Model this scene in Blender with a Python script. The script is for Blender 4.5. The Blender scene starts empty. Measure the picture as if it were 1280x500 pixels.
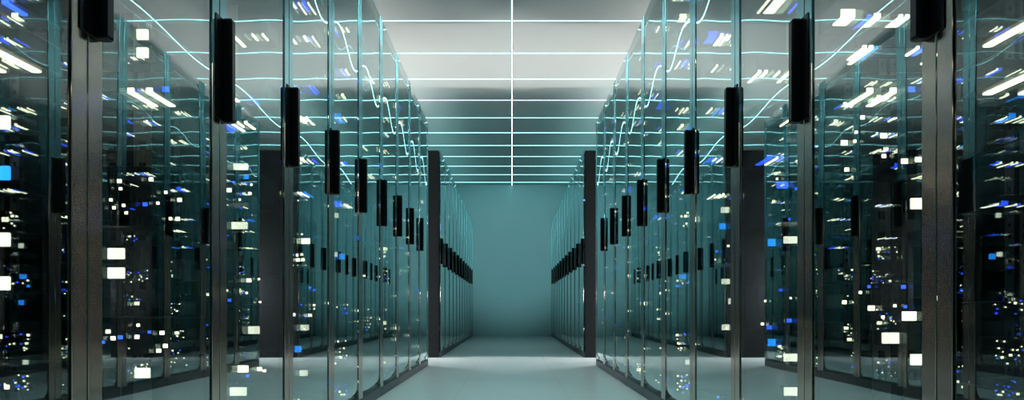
import bpy, bmesh, math, random
from mathutils import Vector

random.seed(11)
S = bpy.context.scene
COL = S.collection

# ------------------------------------------------------------------ layout
CAM_Z = 0.46
FOCAL = 1008.0                 # pixels, for the 1280 wide frame
HORIZON = 388.0
AISLE = 0.70                   # half width of the aisle, glass to glass
ROW_H = 2.02
DEPTH = 0.42                   # cabinet depth behind the glass
PITCH = 0.598
NEAR0 = 1.324 - 2 * PITCH      # start of the near rows
N_NEAR = 11
FAR0 = 7.86
N_FAR = 11
FAR_PITCH = 0.59
BACK = FAR0 + N_FAR * FAR_PITCH + 0.004
CEIL = 2.695
SIDE = 4.6
FRONT = -2.2

# ------------------------------------------------------------------ materials
def srgb(r, g, b):
    f = lambda c: (c / 12.92 if c <= 0.04045 else ((c + 0.055) / 1.055) ** 2.4)
    return (f(r / 255), f(g / 255), f(b / 255), 1.0)

def principled(name, col, rough=0.5, metal=0.0, noise=0.0, nscale=8.0, bump=0.0, stretch=None, spec=0.5):
    m = bpy.data.materials.new(name)
    m.use_nodes = True
    nt = m.node_tree
    b = nt.nodes['Principled BSDF']
    b.inputs['Base Color'].default_value = col
    b.inputs['Roughness'].default_value = rough
    b.inputs['Metallic'].default_value = metal
    b.inputs['Specular IOR Level'].default_value = spec
    if noise or bump:
        tc = nt.nodes.new('ShaderNodeTexCoord')
        mp = nt.nodes.new('ShaderNodeMapping')
        if stretch:
            mp.inputs['Scale'].default_value = stretch
        nz = nt.nodes.new('ShaderNodeTexNoise')
        nz.inputs['Scale'].default_value = nscale
        nz.inputs['Detail'].default_value = 4
        nt.links.new(tc.outputs['Object'], mp.inputs['Vector'])
        nt.links.new(mp.outputs['Vector'], nz.inputs['Vector'])
        if noise:
            mx = nt.nodes.new('ShaderNodeMix')
            mx.data_type = 'RGBA'
            k = 1 - noise
            mx.inputs['A'].default_value = (col[0] * k, col[1] * k, col[2] * k, 1)
            k = 1 + noise
            mx.inputs['B'].default_value = (min(1, col[0] * k), min(1, col[1] * k), min(1, col[2] * k), 1)
            nt.links.new(nz.outputs['Fac'], mx.inputs['Factor'])
            nt.links.new(mx.outputs['Result'], b.inputs['Base Color'])
        if bump:
            bp = nt.nodes.new('ShaderNodeBump')
            bp.inputs['Strength'].default_value = bump
            bp.inputs['Distance'].default_value = 0.002
            nt.links.new(nz.outputs['Fac'], bp.inputs['Height'])
            nt.links.new(bp.outputs['Normal'], b.inputs['Normal'])
    return m

def emission(name, col, strength):
    m = bpy.data.materials.new(name)
    m.use_nodes = True
    nt = m.node_tree
    nt.nodes.clear()
    e = nt.nodes.new('ShaderNodeEmission')
    e.inputs['Color'].default_value = col
    e.inputs['Strength'].default_value = strength
    o = nt.nodes.new('ShaderNodeOutputMaterial')
    nt.links.new(e.outputs[0], o.inputs[0])
    return m

def glass_material(name, f0, power, tint):
    """Tinted, semi-reflective coated glass sheet: clear and mirror mixed by angle."""
    m = bpy.data.materials.new(name)
    m.use_nodes = True
    nt = m.node_tree
    nt.nodes.clear()
    lw = nt.nodes.new('ShaderNodeLayerWeight')
    lw.inputs['Blend'].default_value = 0.5
    pw = nt.nodes.new('ShaderNodeMath')
    pw.operation = 'POWER'
    pw.inputs[1].default_value = power
    nt.links.new(lw.outputs['Facing'], pw.inputs[0])
    fr = nt.nodes.new('ShaderNodeMath')
    fr.operation = 'MULTIPLY_ADD'
    fr.inputs[1].default_value = 1 - f0
    fr.inputs[2].default_value = f0
    nt.links.new(pw.outputs[0], fr.inputs[0])
    tr = nt.nodes.new('ShaderNodeBsdfTransparent')
    tr.inputs['Color'].default_value = tint
    gl = nt.nodes.new('ShaderNodeBsdfGlossy')
    gl.inputs['Color'].default_value = (0.90, 1.0, 1.0, 1)
    gl.inputs['Roughness'].default_value = 0.0
    mx = nt.nodes.new('ShaderNodeMixShader')
    nt.links.new(fr.outputs[0], mx.inputs[0])
    nt.links.new(tr.outputs[0], mx.inputs[1])
    nt.links.new(gl.outputs[0], mx.inputs[2])
    o = nt.nodes.new('ShaderNodeOutputMaterial')
    nt.links.new(mx.outputs[0], o.inputs[0])
    return m

def floor_material():
    m = principled('floor_tiles', (0.5, 0.54, 0.54, 1), 0.28)
    nt = m.node_tree
    b = nt.nodes['Principled BSDF']
    # tile joints every 60 cm: distance to the nearest joint in x and in y
    tc = nt.nodes.new('ShaderNodeTexCoord')
    sep = nt.nodes.new('ShaderNodeSeparateXYZ')
    nt.links.new(tc.outputs['Object'], sep.inputs[0])
    near = []
    for ax, off in (('X', 0.3), ('Y', 0.12)):
        ad = nt.nodes.new('ShaderNodeMath'); ad.operation = 'ADD'; ad.inputs[1].default_value = off
        pp = nt.nodes.new('ShaderNodeMath'); pp.operation = 'PINGPONG'; pp.inputs[1].default_value = 0.3
        nt.links.new(sep.outputs[ax], ad.inputs[0])
        nt.links.new(ad.outputs[0], pp.inputs[0])
        near.append(pp)
    mn = nt.nodes.new('ShaderNodeMath'); mn.operation = 'MINIMUM'
    nt.links.new(near[0].outputs[0], mn.inputs[0])
    nt.links.new(near[1].outputs[0], mn.inputs[1])
    jr = nt.nodes.new('ShaderNodeMapRange')
    jr.inputs['From Min'].default_value = 0.002
    jr.inputs['From Max'].default_value = 0.007
    nt.links.new(mn.outputs[0], jr.inputs['Value'])
    cm = nt.nodes.new('ShaderNodeMix'); cm.data_type = 'RGBA'
    cm.inputs['A'].default_value = (0.44, 0.47, 0.47, 1)
    cm.inputs['B'].default_value = (0.50, 0.535, 0.535, 1)
    nt.links.new(jr.outputs['Result'], cm.inputs['Factor'])
    nt.links.new(cm.outputs['Result'], b.inputs['Base Color'])
    return m

M = dict(
    glass=glass_material('tinted_glass', 0.05, 1.85, (0.80, 0.92, 0.92, 1)),
    coated=glass_material('coated_glass', 0.02, 4.0, (0.92, 0.99, 0.99, 1)),
    floor=floor_material(),
    ceiling=principled('ceiling_paint', (0.66, 0.66, 0.645, 1), 0.7, noise=0.03, nscale=1.5),
    wall=principled('teal_wall_paint', (0.34, 0.52, 0.545, 1), 0.75, noise=0.04, nscale=2.0),
    metal=principled('brushed_metal', (0.50, 0.415, 0.355, 1), 0.16, metal=1.0),
    teal=principled('teal_reflection_tint', (0.24, 0.52, 0.57, 1), 0.16, metal=1.0),  # upper stiles: teal reflection put into the metal's own colour
    handle=principled('black_gloss_plastic', (0.003, 0.003, 0.0035, 1), 0.25, noise=0.2, nscale=30, spec=0.1),
    panel=principled('graphite_panel', (0.0055, 0.0062, 0.0075, 1), 0.5, noise=0.08, nscale=20, spec=0.25),
    rail=principled('grey_rail_steel', (0.42, 0.42, 0.41, 1), 0.5, metal=0.3, noise=0.06, nscale=30),
    slot=principled('slot_black', (0.003, 0.003, 0.003, 1), 0.8, noise=0.1),
    chassis=principled('server_black', (0.012, 0.012, 0.014, 1), 0.35, metal=0.4, noise=0.1, nscale=40),
    plinth=principled('plinth_grey', (0.03, 0.033, 0.035, 1), 0.4, noise=0.1, nscale=20),
    white=emission('white_led', (1.0, 0.82, 0.56, 1), 6.5),
    blue=emission('blue_led', (0.025, 0.085, 1.0, 1), 4.6),
    lamp=emission('rail_lamp_white', (1.0, 0.90, 0.70, 1), 2.6),
    sky=emission('sky_blue_led', (0.02, 0.28, 1.0, 1), 3.2),
    strip=emission('cyan_light_line', (0.40, 0.94, 1.0, 1), 3.6),
    lane=emission('long_cyan_light_line', (0.40, 0.94, 1.0, 1), 9.0),
    channel=principled('light_channel', (0.5, 0.5, 0.5, 1), 0.5, metal=0.5, noise=0.05),
)
for k in ('lamp', 'white', 'blue', 'sky'):
    M[k].cycles.emission_sampling = 'NONE'

# ------------------------------------------------------------------ mesh helpers
def add_box(bm, x0, x1, y0, y1, z0, z1, mat=0, bevel=0.0, seg=2):
    if x0 > x1: x0, x1 = x1, x0
    vs = [bm.verts.new((x, y, z)) for x in (x0, x1) for y in (y0, y1) for z in (z0, z1)]
    q = [(0, 1, 3, 2), (4, 6, 7, 5), (0, 4, 5, 1), (2, 3, 7, 6), (0, 2, 6, 4), (1, 5, 7, 3)]
    fs = [bm.faces.new([vs[i] for i in f]) for f in q]
    for f in fs:
        f.material_index = mat
    if bevel:
        es = list({e for f in fs for e in f.edges})
        r = bmesh.ops.bevel(bm, geom=es, offset=bevel, segments=seg, profile=0.5, affect='EDGES')
        for f in r['faces']:
            f.material_index = mat
            f.smooth = True
    return fs

def link(name, bm, mats, parent=None):
    bmesh.ops.recalc_face_normals(bm, faces=bm.faces[:])
    me = bpy.data.meshes.new(name)
    bm.to_mesh(me)
    bm.free()
    for m in (mats if isinstance(mats, (list, tuple)) else [mats]):
        me.materials.append(m)
    o = bpy.data.objects.new(name, me)
    COL.objects.link(o)
    if parent:
        o.parent = parent
    return o

def empty(name, loc=(0, 0, 0)):
    o = bpy.data.objects.new(name, None)
    o.empty_display_size = 0.1
    COL.objects.link(o)
    o.location = loc
    return o

def copy_tree(o, parent=None):
    c = o.copy()
    COL.objects.link(c)
    if parent:
        c.parent = parent
    for ch in list(o.children):
        copy_tree(ch, c)
    return c

def structure(name, x0, x1, y0, y1, z0, z1, m):
    bm = bmesh.new()
    add_box(bm, x0, x1, y0, y1, z0, z1)
    o = link(name, bm, m)
    o['kind'] = 'structure'
    return o

ORD = ['zeroth', 'first', 'second', 'third', 'fourth', 'fifth', 'sixth', 'seventh', 'eighth', 'ninth', 'tenth',
       'eleventh', 'twelfth', 'thirteenth', 'fourteenth', 'fifteenth', 'sixteenth', 'seventeenth', 'eighteenth',
       'nineteenth', 'twentieth']

# ------------------------------------------------------------------ the room
T = 0.1
structure('floor', -SIDE - T, SIDE + T, FRONT - T, BACK + T, -T, 0, M['floor'])
structure('ceiling', -SIDE - T, SIDE + T, FRONT - T, BACK + T, CEIL, CEIL + T, M['ceiling'])
structure('wall_back', -SIDE, SIDE, BACK, BACK + T, 0, CEIL, M['wall'])
structure('wall_front', -SIDE, SIDE, FRONT - T, FRONT, 0, CEIL, M['wall'])
structure('wall_left', -SIDE - T, -SIDE, FRONT - T, BACK + T, 0, CEIL, M['wall'])
structure('wall_right', SIDE, SIDE + T, FRONT - T, BACK + T, 0, CEIL, M['wall'])

# ------------------------------------------------------------------ ceiling light lines
def light_line(name, x0, x1, y0, y1, label, group=None):
    t = empty(name, ((x0 + x1) / 2, (y0 + y1) / 2, CEIL))
    w, d = (x1 - x0) / 2, (y1 - y0) / 2
    bm = bmesh.new()
    add_box(bm, -w, w, -d, d, -0.006, -0.0005)
    link('diffuser', bm, M['lane'], t)
    bm = bmesh.new()
    e = 0.002
    if w > d:
        add_box(bm, -w, w, -d - e, -d, -0.007, -0.0005)
        add_box(bm, -w, w, d, d + e, -0.007, -0.0005)
    else:
        add_box(bm, -w - e, -w, -d, d, -0.007, -0.0005)
        add_box(bm, w, w + e, -d, d, -0.007, -0.0005)
    link('channel', bm, M['channel'], t)
    t['label'] = label
    t['category'] = 'light strip'
    if group:
        t['group'] = group
    return t

CW = 0.004
light_line('ceiling_light_line', -CW, CW, FRONT + 0.4, BACK - 0.004,
           'long cyan light line running down the middle of the ceiling to the back wall')
LANES = (-4.14, -2.76, -1.38, 0.0, 1.38, 2.76, 4.14)
WHERE = {1.38: 'above the back edge of the %s cabinet rows', 2.76: 'over the floor behind the %s cabinet rows',
         4.14: 'next to the %s wall of the room'}
for x in LANES:
    if x:
        light_line('ceiling_light_line', x - CW, x + CW, FRONT + 0.4, BACK - 0.03,
                   'long cyan light line on the ceiling ' + WHERE[abs(x)] % ('right' if x > 0 else 'left'))
zs = [6.22 + 0.783 * k for k in range(-4, 11)]
n = len(zs)
for k, y in enumerate(zs):
    i = n - k
    lab = 'thin cyan light line across the ceiling, ' + (
        'closest of them to the back wall' if i == 1 else ORD[i] + ' of them from the back wall')
    t = empty('ceiling_cross_light_line', (0, y, CEIL))
    bm = bmesh.new()
    d = 0.0011
    ends = [-SIDE + 0.05] + [e for x in LANES for e in (x - CW - 0.004, x + CW + 0.004)] + [SIDE - 0.05]
    for a, b in zip(ends[0::2], ends[1::2]):
        add_box(bm, a, b, -d, d, -0.005, -0.0005)
    link('diffuser', bm, M['strip'], t)
    t['label'] = lab
    t['category'] = 'light strip'
    t['group'] = 'cyan light lines across the ceiling'

# ------------------------------------------------------------------ cabinets
def pillow_pane(s, y0, y1, z0, z1, x_in, x_out, bulge):
    """Slightly pillowed glass pane, both faces bulging away from each other."""
    bm = bmesh.new()
    nu, nv = 24, 24
    def sheet(x, dirn):
        rows = []
        for j in range(nv + 1):
            v = j / nv
            r = []
            for i in range(nu + 1):
                u = i / nu
                h = (0.5 - 0.5 * math.cos(2 * math.pi * u)) * (0.2 + 0.8 * (lambda q: q * q * (3 - 2 * q))(min(1, max(0, (v - 0.35) / 0.4))))
                r.append(bm.verts.new((s * (x + dirn * bulge * h), y0 + (y1 - y0) * u, z0 + (z1 - z0) * v)))
            rows.append(r)
        return rows
    a = sheet(x_in, -1)
    b = sheet(x_out, 1)
    for mi, rows in enumerate((a, b)):
        for j in range(nv):
            for i in range(nu):
                f = bm.faces.new((rows[j][i], rows[j][i + 1], rows[j + 1][i + 1], rows[j + 1][i]))
                f.smooth = True
                f.material_index = mi
    for j in range(nv):
        bm.faces.new((a[j][0], b[j][0], b[j + 1][0], a[j + 1][0]))
        bm.faces.new((a[j][nu], b[j][nu], b[j + 1][nu], a[j + 1][nu]))
    for i in range(nu):
        bm.faces.new((a[0][i], b[0][i], b[0][i + 1], a[0][i + 1]))
        bm.faces.new((a[nv][i], b[nv][i], b[nv][i + 1], a[nv][i + 1]))
    return bm

SP = 0.006      # sheet thickness

def make_cabinet(s, pitch):
    root = empty('server_cabinet')
    p = pitch - 0.002
    x0, x1 = AISLE + 0.012, AISLE + DEPTH
    # carcass
    for (a, b) in ((0, SP), (p - SP, p)):
        bm = bmesh.new()
        add_box(bm, s * x0, s * x1, a, b, 0.0, ROW_H - 0.001, bevel=0.0015, seg=1)
        link('side_panel', bm, M['panel'], root)
    bm = bmesh.new()
    add_box(bm, s * (x1 - SP), s * x1, SP, p - SP, 0.0, ROW_H - 0.001)
    for k in range(12):       # pressed ribs on the back
        z = 0.15 + k * 0.15
        add_box(bm, s * (x1 - SP - 0.004), s * (x1 - SP + 0.001), 0.06, p - 0.06, z, z + 0.02)
    link('back_panel', bm, M['panel'], root)
    bm = bmesh.new()
    add_box(bm, s * x0, s * (x1 - SP), SP, p - SP, ROW_H - 0.02, ROW_H - 0.008)
    link('top_panel', bm, M['panel'], root)
    bm = bmesh.new()
    add_box(bm, s * x0, s * (x1 - SP), SP, p - SP, 0.0, 0.03)
    link('floor_panel', bm, M['panel'], root)
    bm = bmesh.new()
    add_box(bm, s * (AISLE - 0.002), s * (AISLE + 0.011), 0.001, p - 0.001, 0.0, 0.05, bevel=0.003)
    link('plinth', bm, M['plinth'], root)
    # two perforated mounting rails on the far side panel
    for xc in (0.874, 0.945):
        bm = bmesh.new()
        w, hw = 0.020, 0.0095
        ya, yb = p - SP - 0.010, p - SP - 0.0005
        za, zb = 0.035, ROW_H - 0.03
        add_box(bm, s * (xc - w), s * (xc - hw), ya, yb, za, zb)
        add_box(bm, s * (xc + hw), s * (xc + w), ya, yb, za, zb)
        add_box(bm, s * (xc - hw), s * (xc + hw), yb - 0.002, yb, za, zb, mat=1)
        z = za
        k = 0
        while z < zb - 0.05:
            solid = 0.030 if k % 2 else 0.095
            add_box(bm, s * (xc - hw), s * (xc + hw), ya, yb - 0.002, z, min(z + solid, zb))
            z += solid + 0.020
            k += 1
        if z < zb:
            add_box(bm, s * (xc - hw), s * (xc + hw), ya, yb - 0.002, z, zb)
        link('mounting_rail', bm, [M['rail'], M['slot']], root)
    # glass door with its stiles and handle
    SW = 0.046
    bm = pillow_pane(s, 0.003, p - 0.003, 0.052, ROW_H, AISLE, AISLE + 0.007, 0.0016)
    door = link('door', bm, [M['glass'], M['coated']], root)
    door['label'] = 'tinted glass door pane'
    for (a, b) in ((0.0015, SW), (p - SW, p - 0.0015)):
        bm = bmesh.new()
        add_box(bm, s * (AISLE - 0.004), s * (AISLE - 0.0015), a, b, 0.052, 1.035, bevel=0.0008, seg=1)
        st = link('stile', bm, M['metal'], door)
        st['label'] = 'brushed metal stile'
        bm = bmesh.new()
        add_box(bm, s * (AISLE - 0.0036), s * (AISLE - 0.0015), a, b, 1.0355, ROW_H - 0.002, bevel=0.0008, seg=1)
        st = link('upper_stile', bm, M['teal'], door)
        st['label'] = 'upper stile tinted with teal reflection'
    bm = bmesh.new()
    add_box(bm, s * (AISLE - 0.028), s * (AISLE - 0.0042), 0.012, 0.042, 0.912, 1.163, bevel=0.006, seg=4)
    add_box(bm, s * (AISLE - 0.0062), s * (AISLE - 0.0041), -0.029, 0.0415, 0.914, 1.161, bevel=0.0009, seg=1)  # added black plate standing in for the bar's mirror image on the stiles
    hd = link('handle', bm, M['handle'], door)
    hd['label'] = 'black pull handle'
    return root

# ------------------------------------------------------------------ server units
UH = 0.044
X_A = AISLE + 0.022
X_B = AISLE + DEPTH - 0.03

LEDMESH = {}
def led_mesh(s, w, L, h, col):
    key = (s, round(w, 4), round(L, 4), round(h, 4), col)
    if key not in LEDMESH:
        bm = bmesh.new()
        add_box(bm, -w / 2, w / 2, 0, L, -h / 2, h / 2, bevel=min(w, h) * 0.06, seg=1)
        bmesh.ops.recalc_face_normals(bm, faces=bm.faces[:])
        me = bpy.data.meshes.new('status_light')
        bm.to_mesh(me)
        bm.free()
        me.materials.append(M[col])
        LEDMESH[key] = me
    return LEDMESH[key]

CHASSIS = {}
def chassis_mesh(s, length, uh):
    key = (s, length, uh)
    if key not in CHASSIS:
        bm = bmesh.new()
        add_box(bm, s * X_A, s * X_B, 0, length, 0, uh, bevel=0.002, seg=1)
        for k in range(9):      # ventilation ribs on the front face
            x = X_A + 0.16 + k * 0.02
            add_box(bm, s * x, s * (x + 0.008), -0.002, 0.001, 0.008, uh - 0.008)
        me = bpy.data.meshes.new('chassis')
        bmesh.ops.recalc_face_normals(bm, faces=bm.faces[:])
        bm.to_mesh(me)
        bm.free()
        me.materials.append(M['chassis'])
        CHASSIS[key] = me
    return CHASSIS[key]

SIZES = [(0.006, 0.006), (0.009, 0.008), (0.014, 0.011), (0.031, 0.020)]
LENGTHS = (0.12, 0.20, 0.30, 0.42)

def server_unit(s, y_back, z, length, uh, leds, label, group):
    """leds: (x, height on the front face, size index, colour, length underneath)"""
    root = empty('server_unit', (0, y_back - length, z))
    c = bpy.data.objects.new('chassis', chassis_mesh(s, length, uh))
    COL.objects.link(c)
    c.parent = root
    for (x, zo, si, col, L) in leds:
        w, h = SIZES[si]
        o = bpy.data.objects.new('status_light', led_mesh(s, w, L, h, col))
        COL.objects.link(o)
        o.parent = root
        o.location = (s * x, -0.003, zo)
    root['label'] = label
    root['category'] = 'server'
    root['group'] = group
    return root

def random_leds(n, uh, z, xspan=0.22, big=0.06):
    out = []
    high = z > 0.86
    for _ in range(n * 6):
        if len(out) >= n:
            break
        x = X_A + 0.006 + random.random() ** 1.5 * xspan
        r = random.random()
        si = 3 if r < big else 2 if r < big + 0.14 else 1 if r < 0.55 else 0
        w, h = SIZES[si]
        x = max(x, X_A + w / 2 + 0.002)
        if high:                      # bars that wrap under the lower front edge
            zo, L = h / 2 - 0.003, random.choice((0.05, 0.08, 0.11))
        else:                         # small windows spread over the front face
            zo, L = random.uniform(h / 2 + 0.003, uh - h / 2 - 0.003), 0.012
        if any(abs(x - u[0]) < (w + SIZES[u[2]][0]) / 2 + 0.002 and abs(zo - u[1]) < (h + SIZES[u[2]][1]) / 2 + 0.002 for u in out):
            continue
        c = random.random()
        col = 'white' if c < 0.70 else 'blue' if c < 0.95 else 'sky'
        out.append((x, zo, si, col, L))
    return out

# square indicator lamps clipped to the mounting rails of the front cabinets:
# (lateral distance from the aisle centre, height, width, height of the lens, colour)
RAIL_LAMPS = {
    (-1, 1): [(0.803, 0.86, 0.02, 0.022, 'sky'), (0.803, 0.757, 0.02, 0.021, 'white'), (0.803, 0.677, 0.02, 0.022, 'sky'),
              (0.803, 0.572, 0.02, 0.022, 'white'), (0.803, 0.503, 0.02, 0.022, 'white')],
    (-1, 2): [(0.918, 0.592, 0.038, 0.026, 'white'), (0.918, 0.547, 0.038, 0.026, 'white'), (0.857, 0.315, 0.034, 0.024, 'white'),
              (0.857, 1.10, 0.026, 0.024, 'white'), (0.857, 1.058, 0.026, 0.024, 'white')],
    (-1, 3): [(0.834, 0.720, 0.048, 0.022, 'white'), (0.79, 0.40, 0.034, 0.024, 'white'), (0.838, 0.212, 0.050, 0.026, 'white'),
              (0.83, 0.90, 0.044, 0.020, 'white')],
    (-1, 4): [(0.813, 0.313, 0.024, 0.024, 'sky'), (0.788, 0.395, 0.030, 0.022, 'white'), (0.792, 0.222, 0.030, 0.022, 'white')],
    (-1, 5): [(0.800, 0.892, 0.022, 0.022, 'white'), (0.805, 0.715, 0.024, 0.022, 'white'), (0.772, 0.705, 0.026, 0.026, 'sky')],
    (1, 2): [(0.945, 0.708, 0.040, 0.026, 'white'), (0.878, 0.396, 0.038, 0.026, 'white'), (0.945, 0.346, 0.040, 0.026, 'white')],
    (1, 3): [(0.855, 0.676, 0.046, 0.022, 'white'), (0.856, 0.316, 0.048, 0.024, 'white'), (0.858, 0.212, 0.050, 0.026, 'white'),
             (0.795, 0.668, 0.022, 0.022, 'sky'), (0.795, 0.362, 0.022, 0.022, 'sky')],
    (1, 4): [(0.810, 0.842, 0.030, 0.022, 'white'), (0.812, 0.57, 0.030, 0.020, 'white'), (0.838, 0.495, 0.030, 0.022, 'white'),
             (0.812, 0.396, 0.028, 0.022, 'white'), (0.80, 0.78, 0.022, 0.022, 'sky')],
    (1, 5): [(0.820, 0.754, 0.022, 0.022, 'white'), (0.820, 0.496, 0.022, 0.022, 'sky'), (0.80, 0.225, 0.024, 0.022, 'white')],
}

# server units whose lights are long bars wrapping under the lower front edge
BAR_UNITS = {
    (-1, 1): [(0.835, [(0.745, 0.003, 2, 'white', 0.13), (0.80, 0.003, 2, 'white', 0.13)])],
    (1, 1): [(0.80, [(0.745, 0.003, 2, 'white', 0.13), (0.80, 0.003, 2, 'white', 0.13)]),
             (0.875, [(0.745, 0.003, 2, 'white', 0.13), (0.79, 0.003, 2, 'blue', 0.13)])],
    (-1, 2): [(0.93, [(0.78, 0.003, 2, 'white', 0.12), (0.82, 0.003, 2, 'white', 0.12), (0.745, 0.006, 2, 'blue', 0.12)])],
    (1, 2): [(0.93, [(0.77, 0.003, 2, 'white', 0.12), (0.82, 0.003, 2, 'white', 0.12), (0.86, 0.006, 2, 'blue', 0.12)])],
}

def rail_lamp(s, y_back, x, z, w, h, col, label, group):
    root = empty('indicator_lamp', (s * x, y_back, z))
    bm = bmesh.new()
    b = 0.004
    add_box(bm, -w / 2 - b, w / 2 + b, -0.028, 0, -h / 2 - b, h / 2 + b, bevel=0.002, seg=1)
    add_box(bm, -w / 2 - b, w / 2 + b, -0.034, -0.027, h / 2, h / 2 + b)
    link('housing', bm, M['slot'], root)
    bm = bmesh.new()
    add_box(bm, -w / 2, w / 2, -0.036, -0.0275, -h / 2, h / 2 - 0.0005, bevel=0.0012, seg=1)
    link('lens', bm, M['lamp' if col == 'white' else col], root)
    root['label'] = label
    root['category'] = 'indicator lamp'
    root['group'] = group

SIDE_WORD = {-1: 'left', 1: 'right'}
near_proto = {}
far_proto = {}
for s in (-1, 1):
    near_proto[s] = make_cabinet(s, PITCH)
    far_proto[s] = make_cabinet(s, FAR_PITCH)
used_proto = set()

def place_cabinet(proto, key, y):
    if key in used_proto:
        o = copy_tree(proto)
    else:
        o = proto
        used_proto.add(key)
    o.location = (0, y, 0)
    return o

for s in (-1, 1):
    sw = SIDE_WORD[s]
    for k in range(N_NEAR):
        y = NEAR0 + k * PITCH
        c = place_cabinet(near_proto[s], ('n', s), y)
        i = N_NEAR - k
        c['label'] = 'glass-door server cabinet, ' + ('last' if i == 1 else ORD[i] + ' from the passage gap') + \
            (' before the passage gap' if i == 1 else '') + ', %s front row' % sw
        c['category'] = 'server cabinet'
        c['group'] = 'cabinets in the %s front row' % sw
        # servers
        lamps = sorted(RAIL_LAMPS.get((s, k), []), key=lambda a: a[1])
        for q, (lx, lz, lw, lh, lc) in enumerate(lamps):
            rail_lamp(s, y + PITCH - 0.0195, lx, lz, lw, lh, lc,
                      'square %s lamp, %s up, on rails in the %s %s-row cabinet before the gap' % (
                          'white' if lc == 'white' else 'blue', ORD[q + 1], 'last' if i == 1 else ORD[i], sw),
                      'rail lamps in the front rows')
        bars = BAR_UNITS.get((s, k), [])
        zc = 0.07
        j = 0
        while zc < 1.92:
            low = zc < 0.84
            uh = random.choice((0.088, 0.132)) if low else 0.044
            if any(zc - 0.03 < l[1] < zc + uh + 0.03 for l in lamps) or any(zc - 0.055 < b[0] < zc + uh + 0.015 for b in bars):
                zc += 0.03
                continue
            j += 1
            lab = 'black server unit, %s up in the %s %s-row cabinet before the gap' % (
                ORD[j], 'last' if i == 1 else ORD[i], sw)
            if k > 0 or j % 2:
                nl = random.randint(9, 17) if low else random.randint(4, 7)
                if k == 0:
                    nl = 3
                span = 0.24 if k < 4 else 0.16
                server_unit(s, y + PITCH - 0.026, zc, random.choice(LENGTHS[:2] if lamps else LENGTHS), uh, random_leds(nl, uh, zc, span), lab,
                            'servers in the %s front row' % sw)
            zc += uh + random.choice((0.05, 0.09, 0.14))
        for q, (bz, bl) in enumerate(bars):
            lab = 'server unit with long light bars, %s such up in %s %s-row cabinet before the gap' % (
                ORD[q + 1], ORD[i], sw)
            server_unit(s, y + PITCH - 0.026, bz, 0.16, 0.044, bl, lab, 'servers in the %s front row' % sw)
    for k in range(N_FAR):
        y = FAR0 + k * FAR_PITCH
        c = place_cabinet(far_proto[s], ('f', s), y)
        c['label'] = 'glass-door server cabinet, ' + ORD[k + 1] + ' beyond the passage gap, %s rear row' % sw
        c['category'] = 'server cabinet'
        c['group'] = 'cabinets in the %s rear row' % sw
        for j, z in enumerate((0.25, 0.62, 0.95, 1.30, 1.58, 1.82)):
            if (j + k) % 2:
                continue
            lab = 'black server unit, %s up in the %s %s rear-row cabinet past the gap' % (
                ORD[j // 2 + 1], ORD[k + 1], sw)
            server_unit(s, y + FAR_PITCH - 0.026, z + random.uniform(-.04, .04), random.choice(LENGTHS), 0.044,
                        random_leds(3, 0.044, z, 0.12, 0.05), lab,
                        'servers in the %s rear row' % sw)

# ------------------------------------------------------------------ lights
def area(name, loc, rot, sx, sy, power, col):
    l = bpy.data.lights.new(name, 'AREA')
    l.shape = 'RECTANGLE'
    l.size = sx
    l.size_y = sy
    l.energy = power
    l.color = col
    o = bpy.data.objects.new(name, l)
    COL.objects.link(o)
    o.location = loc
    o.rotation_euler = rot
    return o

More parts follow.
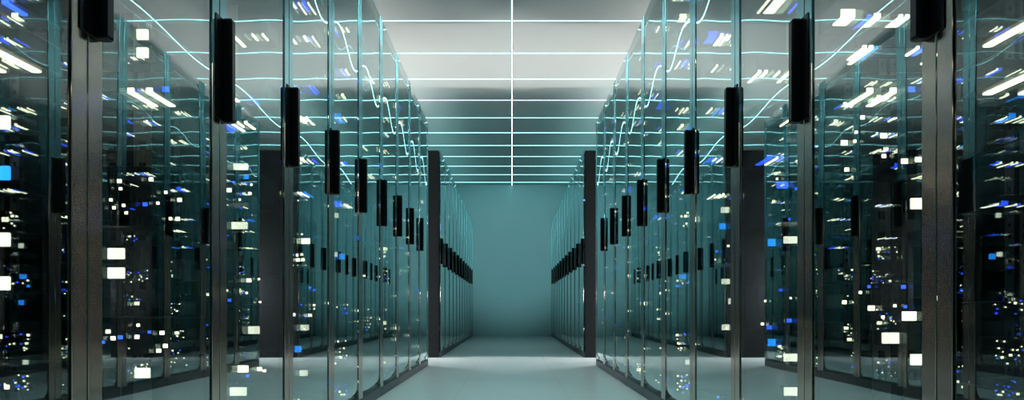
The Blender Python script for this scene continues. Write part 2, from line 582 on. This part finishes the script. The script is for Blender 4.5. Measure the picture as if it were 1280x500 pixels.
for s in (-1, 1):
    # cross passage: an uplight bar behind each row end and a floor washer under it
    area('passage_uplight', (s * 1.8, FAR0 - 0.41, 0.8), (math.pi, 0, 0), 1.0, 0.12, 38, (0.99, 1.0, 0.96))
    o = area('passage_floor_light', (s * 1.5, FAR0 - 0.2, 0.7), (0, 0, 0), 0.3, 0.2, 26, (0.96, 1.0, 1.0))
    o.rotation_euler = Vector((-s * 0.9, -0.1, -0.45)).to_track_quat('-Z', 'Y').to_euler()
for s in (-1, 1):
    # unseen teal fill lights added over the rows to tint the ceiling
    area('row_top_fill', (s * 1.02, FAR0 + 3.2, 2.12), (math.pi, 0, 0), 0.1, 6.0, 5.5, (0.25, 0.95, 1.0))
    area('row_top_fill', (s * 1.02, 3.4, 2.12), (math.pi, 0, 0), 0.1, 5.6, 0.8, (0.25, 0.95, 1.0))
for y in (1.2, 2.9, 4.6):
    area('unseen_ceiling_fill', (0, y, CEIL - 0.02), (0, 0, 0), 0.5, 0.8, 21, (0.70, 1.0, 1.0))  # added fill lights without fixtures, out of view, brightening the near aisle

def spot(name, loc, target, power, angle, blend, col):
    l = bpy.data.lights.new(name, 'SPOT')
    l.energy = power
    l.color = col
    l.spot_size = math.radians(angle)
    l.spot_blend = blend
    l.shadow_soft_size = 0.08
    o = bpy.data.objects.new(name, l)
    COL.objects.link(o)
    o.location = loc
    o.rotation_euler = (Vector(target) - Vector(loc)).to_track_quat('-Z', 'Y').to_euler()
    return o

spot('back_wall_fill_spot', (0, 5.0, CEIL - 0.12), (0, BACK, 1.55), 1050, 20, 0.9, (0.56, 1.0, 1.03))  # added unseen spot that lifts the back wall, no fixture
spot('rear_floor_fill_spot', (0, 5.0, CEIL - 0.1), (0, 11.0, 0), 260, 17, 0.8, (0.8, 1.0, 1.0))  # added unseen spot brightening the floor between the rear rows

w = bpy.data.worlds.new('world')
S.world = w
w.use_nodes = True
w.node_tree.nodes['Background'].inputs['Color'].default_value = (0.02, 0.04, 0.045, 1)
w.node_tree.nodes['Background'].inputs['Strength'].default_value = 0.2

# ------------------------------------------------------------------ camera and view
cam = bpy.data.cameras.new('camera')
cam.sensor_width = 36
cam.lens = FOCAL * 36 / 1280
cam.shift_y = (HORIZON - 250) / 1280
cam.clip_start = 0.02
co = bpy.data.objects.new('camera', cam)
COL.objects.link(co)
co.location = (0, 0, CAM_Z)
co.rotation_euler = (math.radians(90), 0, 0)
S.camera = co

S.view_settings.view_transform = 'Standard'
S.view_settings.look = 'None'
S.view_settings.gamma = 1
S.view_settings.use_curve_mapping = False
S.view_settings.exposure = 0.0
cy = S.cycles
cy.max_bounces = 14
cy.glossy_bounces = 10
cy.diffuse_bounces = 4
cy.transparent_max_bounces = 40
cy.sample_clamp_indirect = 6
cy.caustics_reflective = True
cy.use_denoising = True
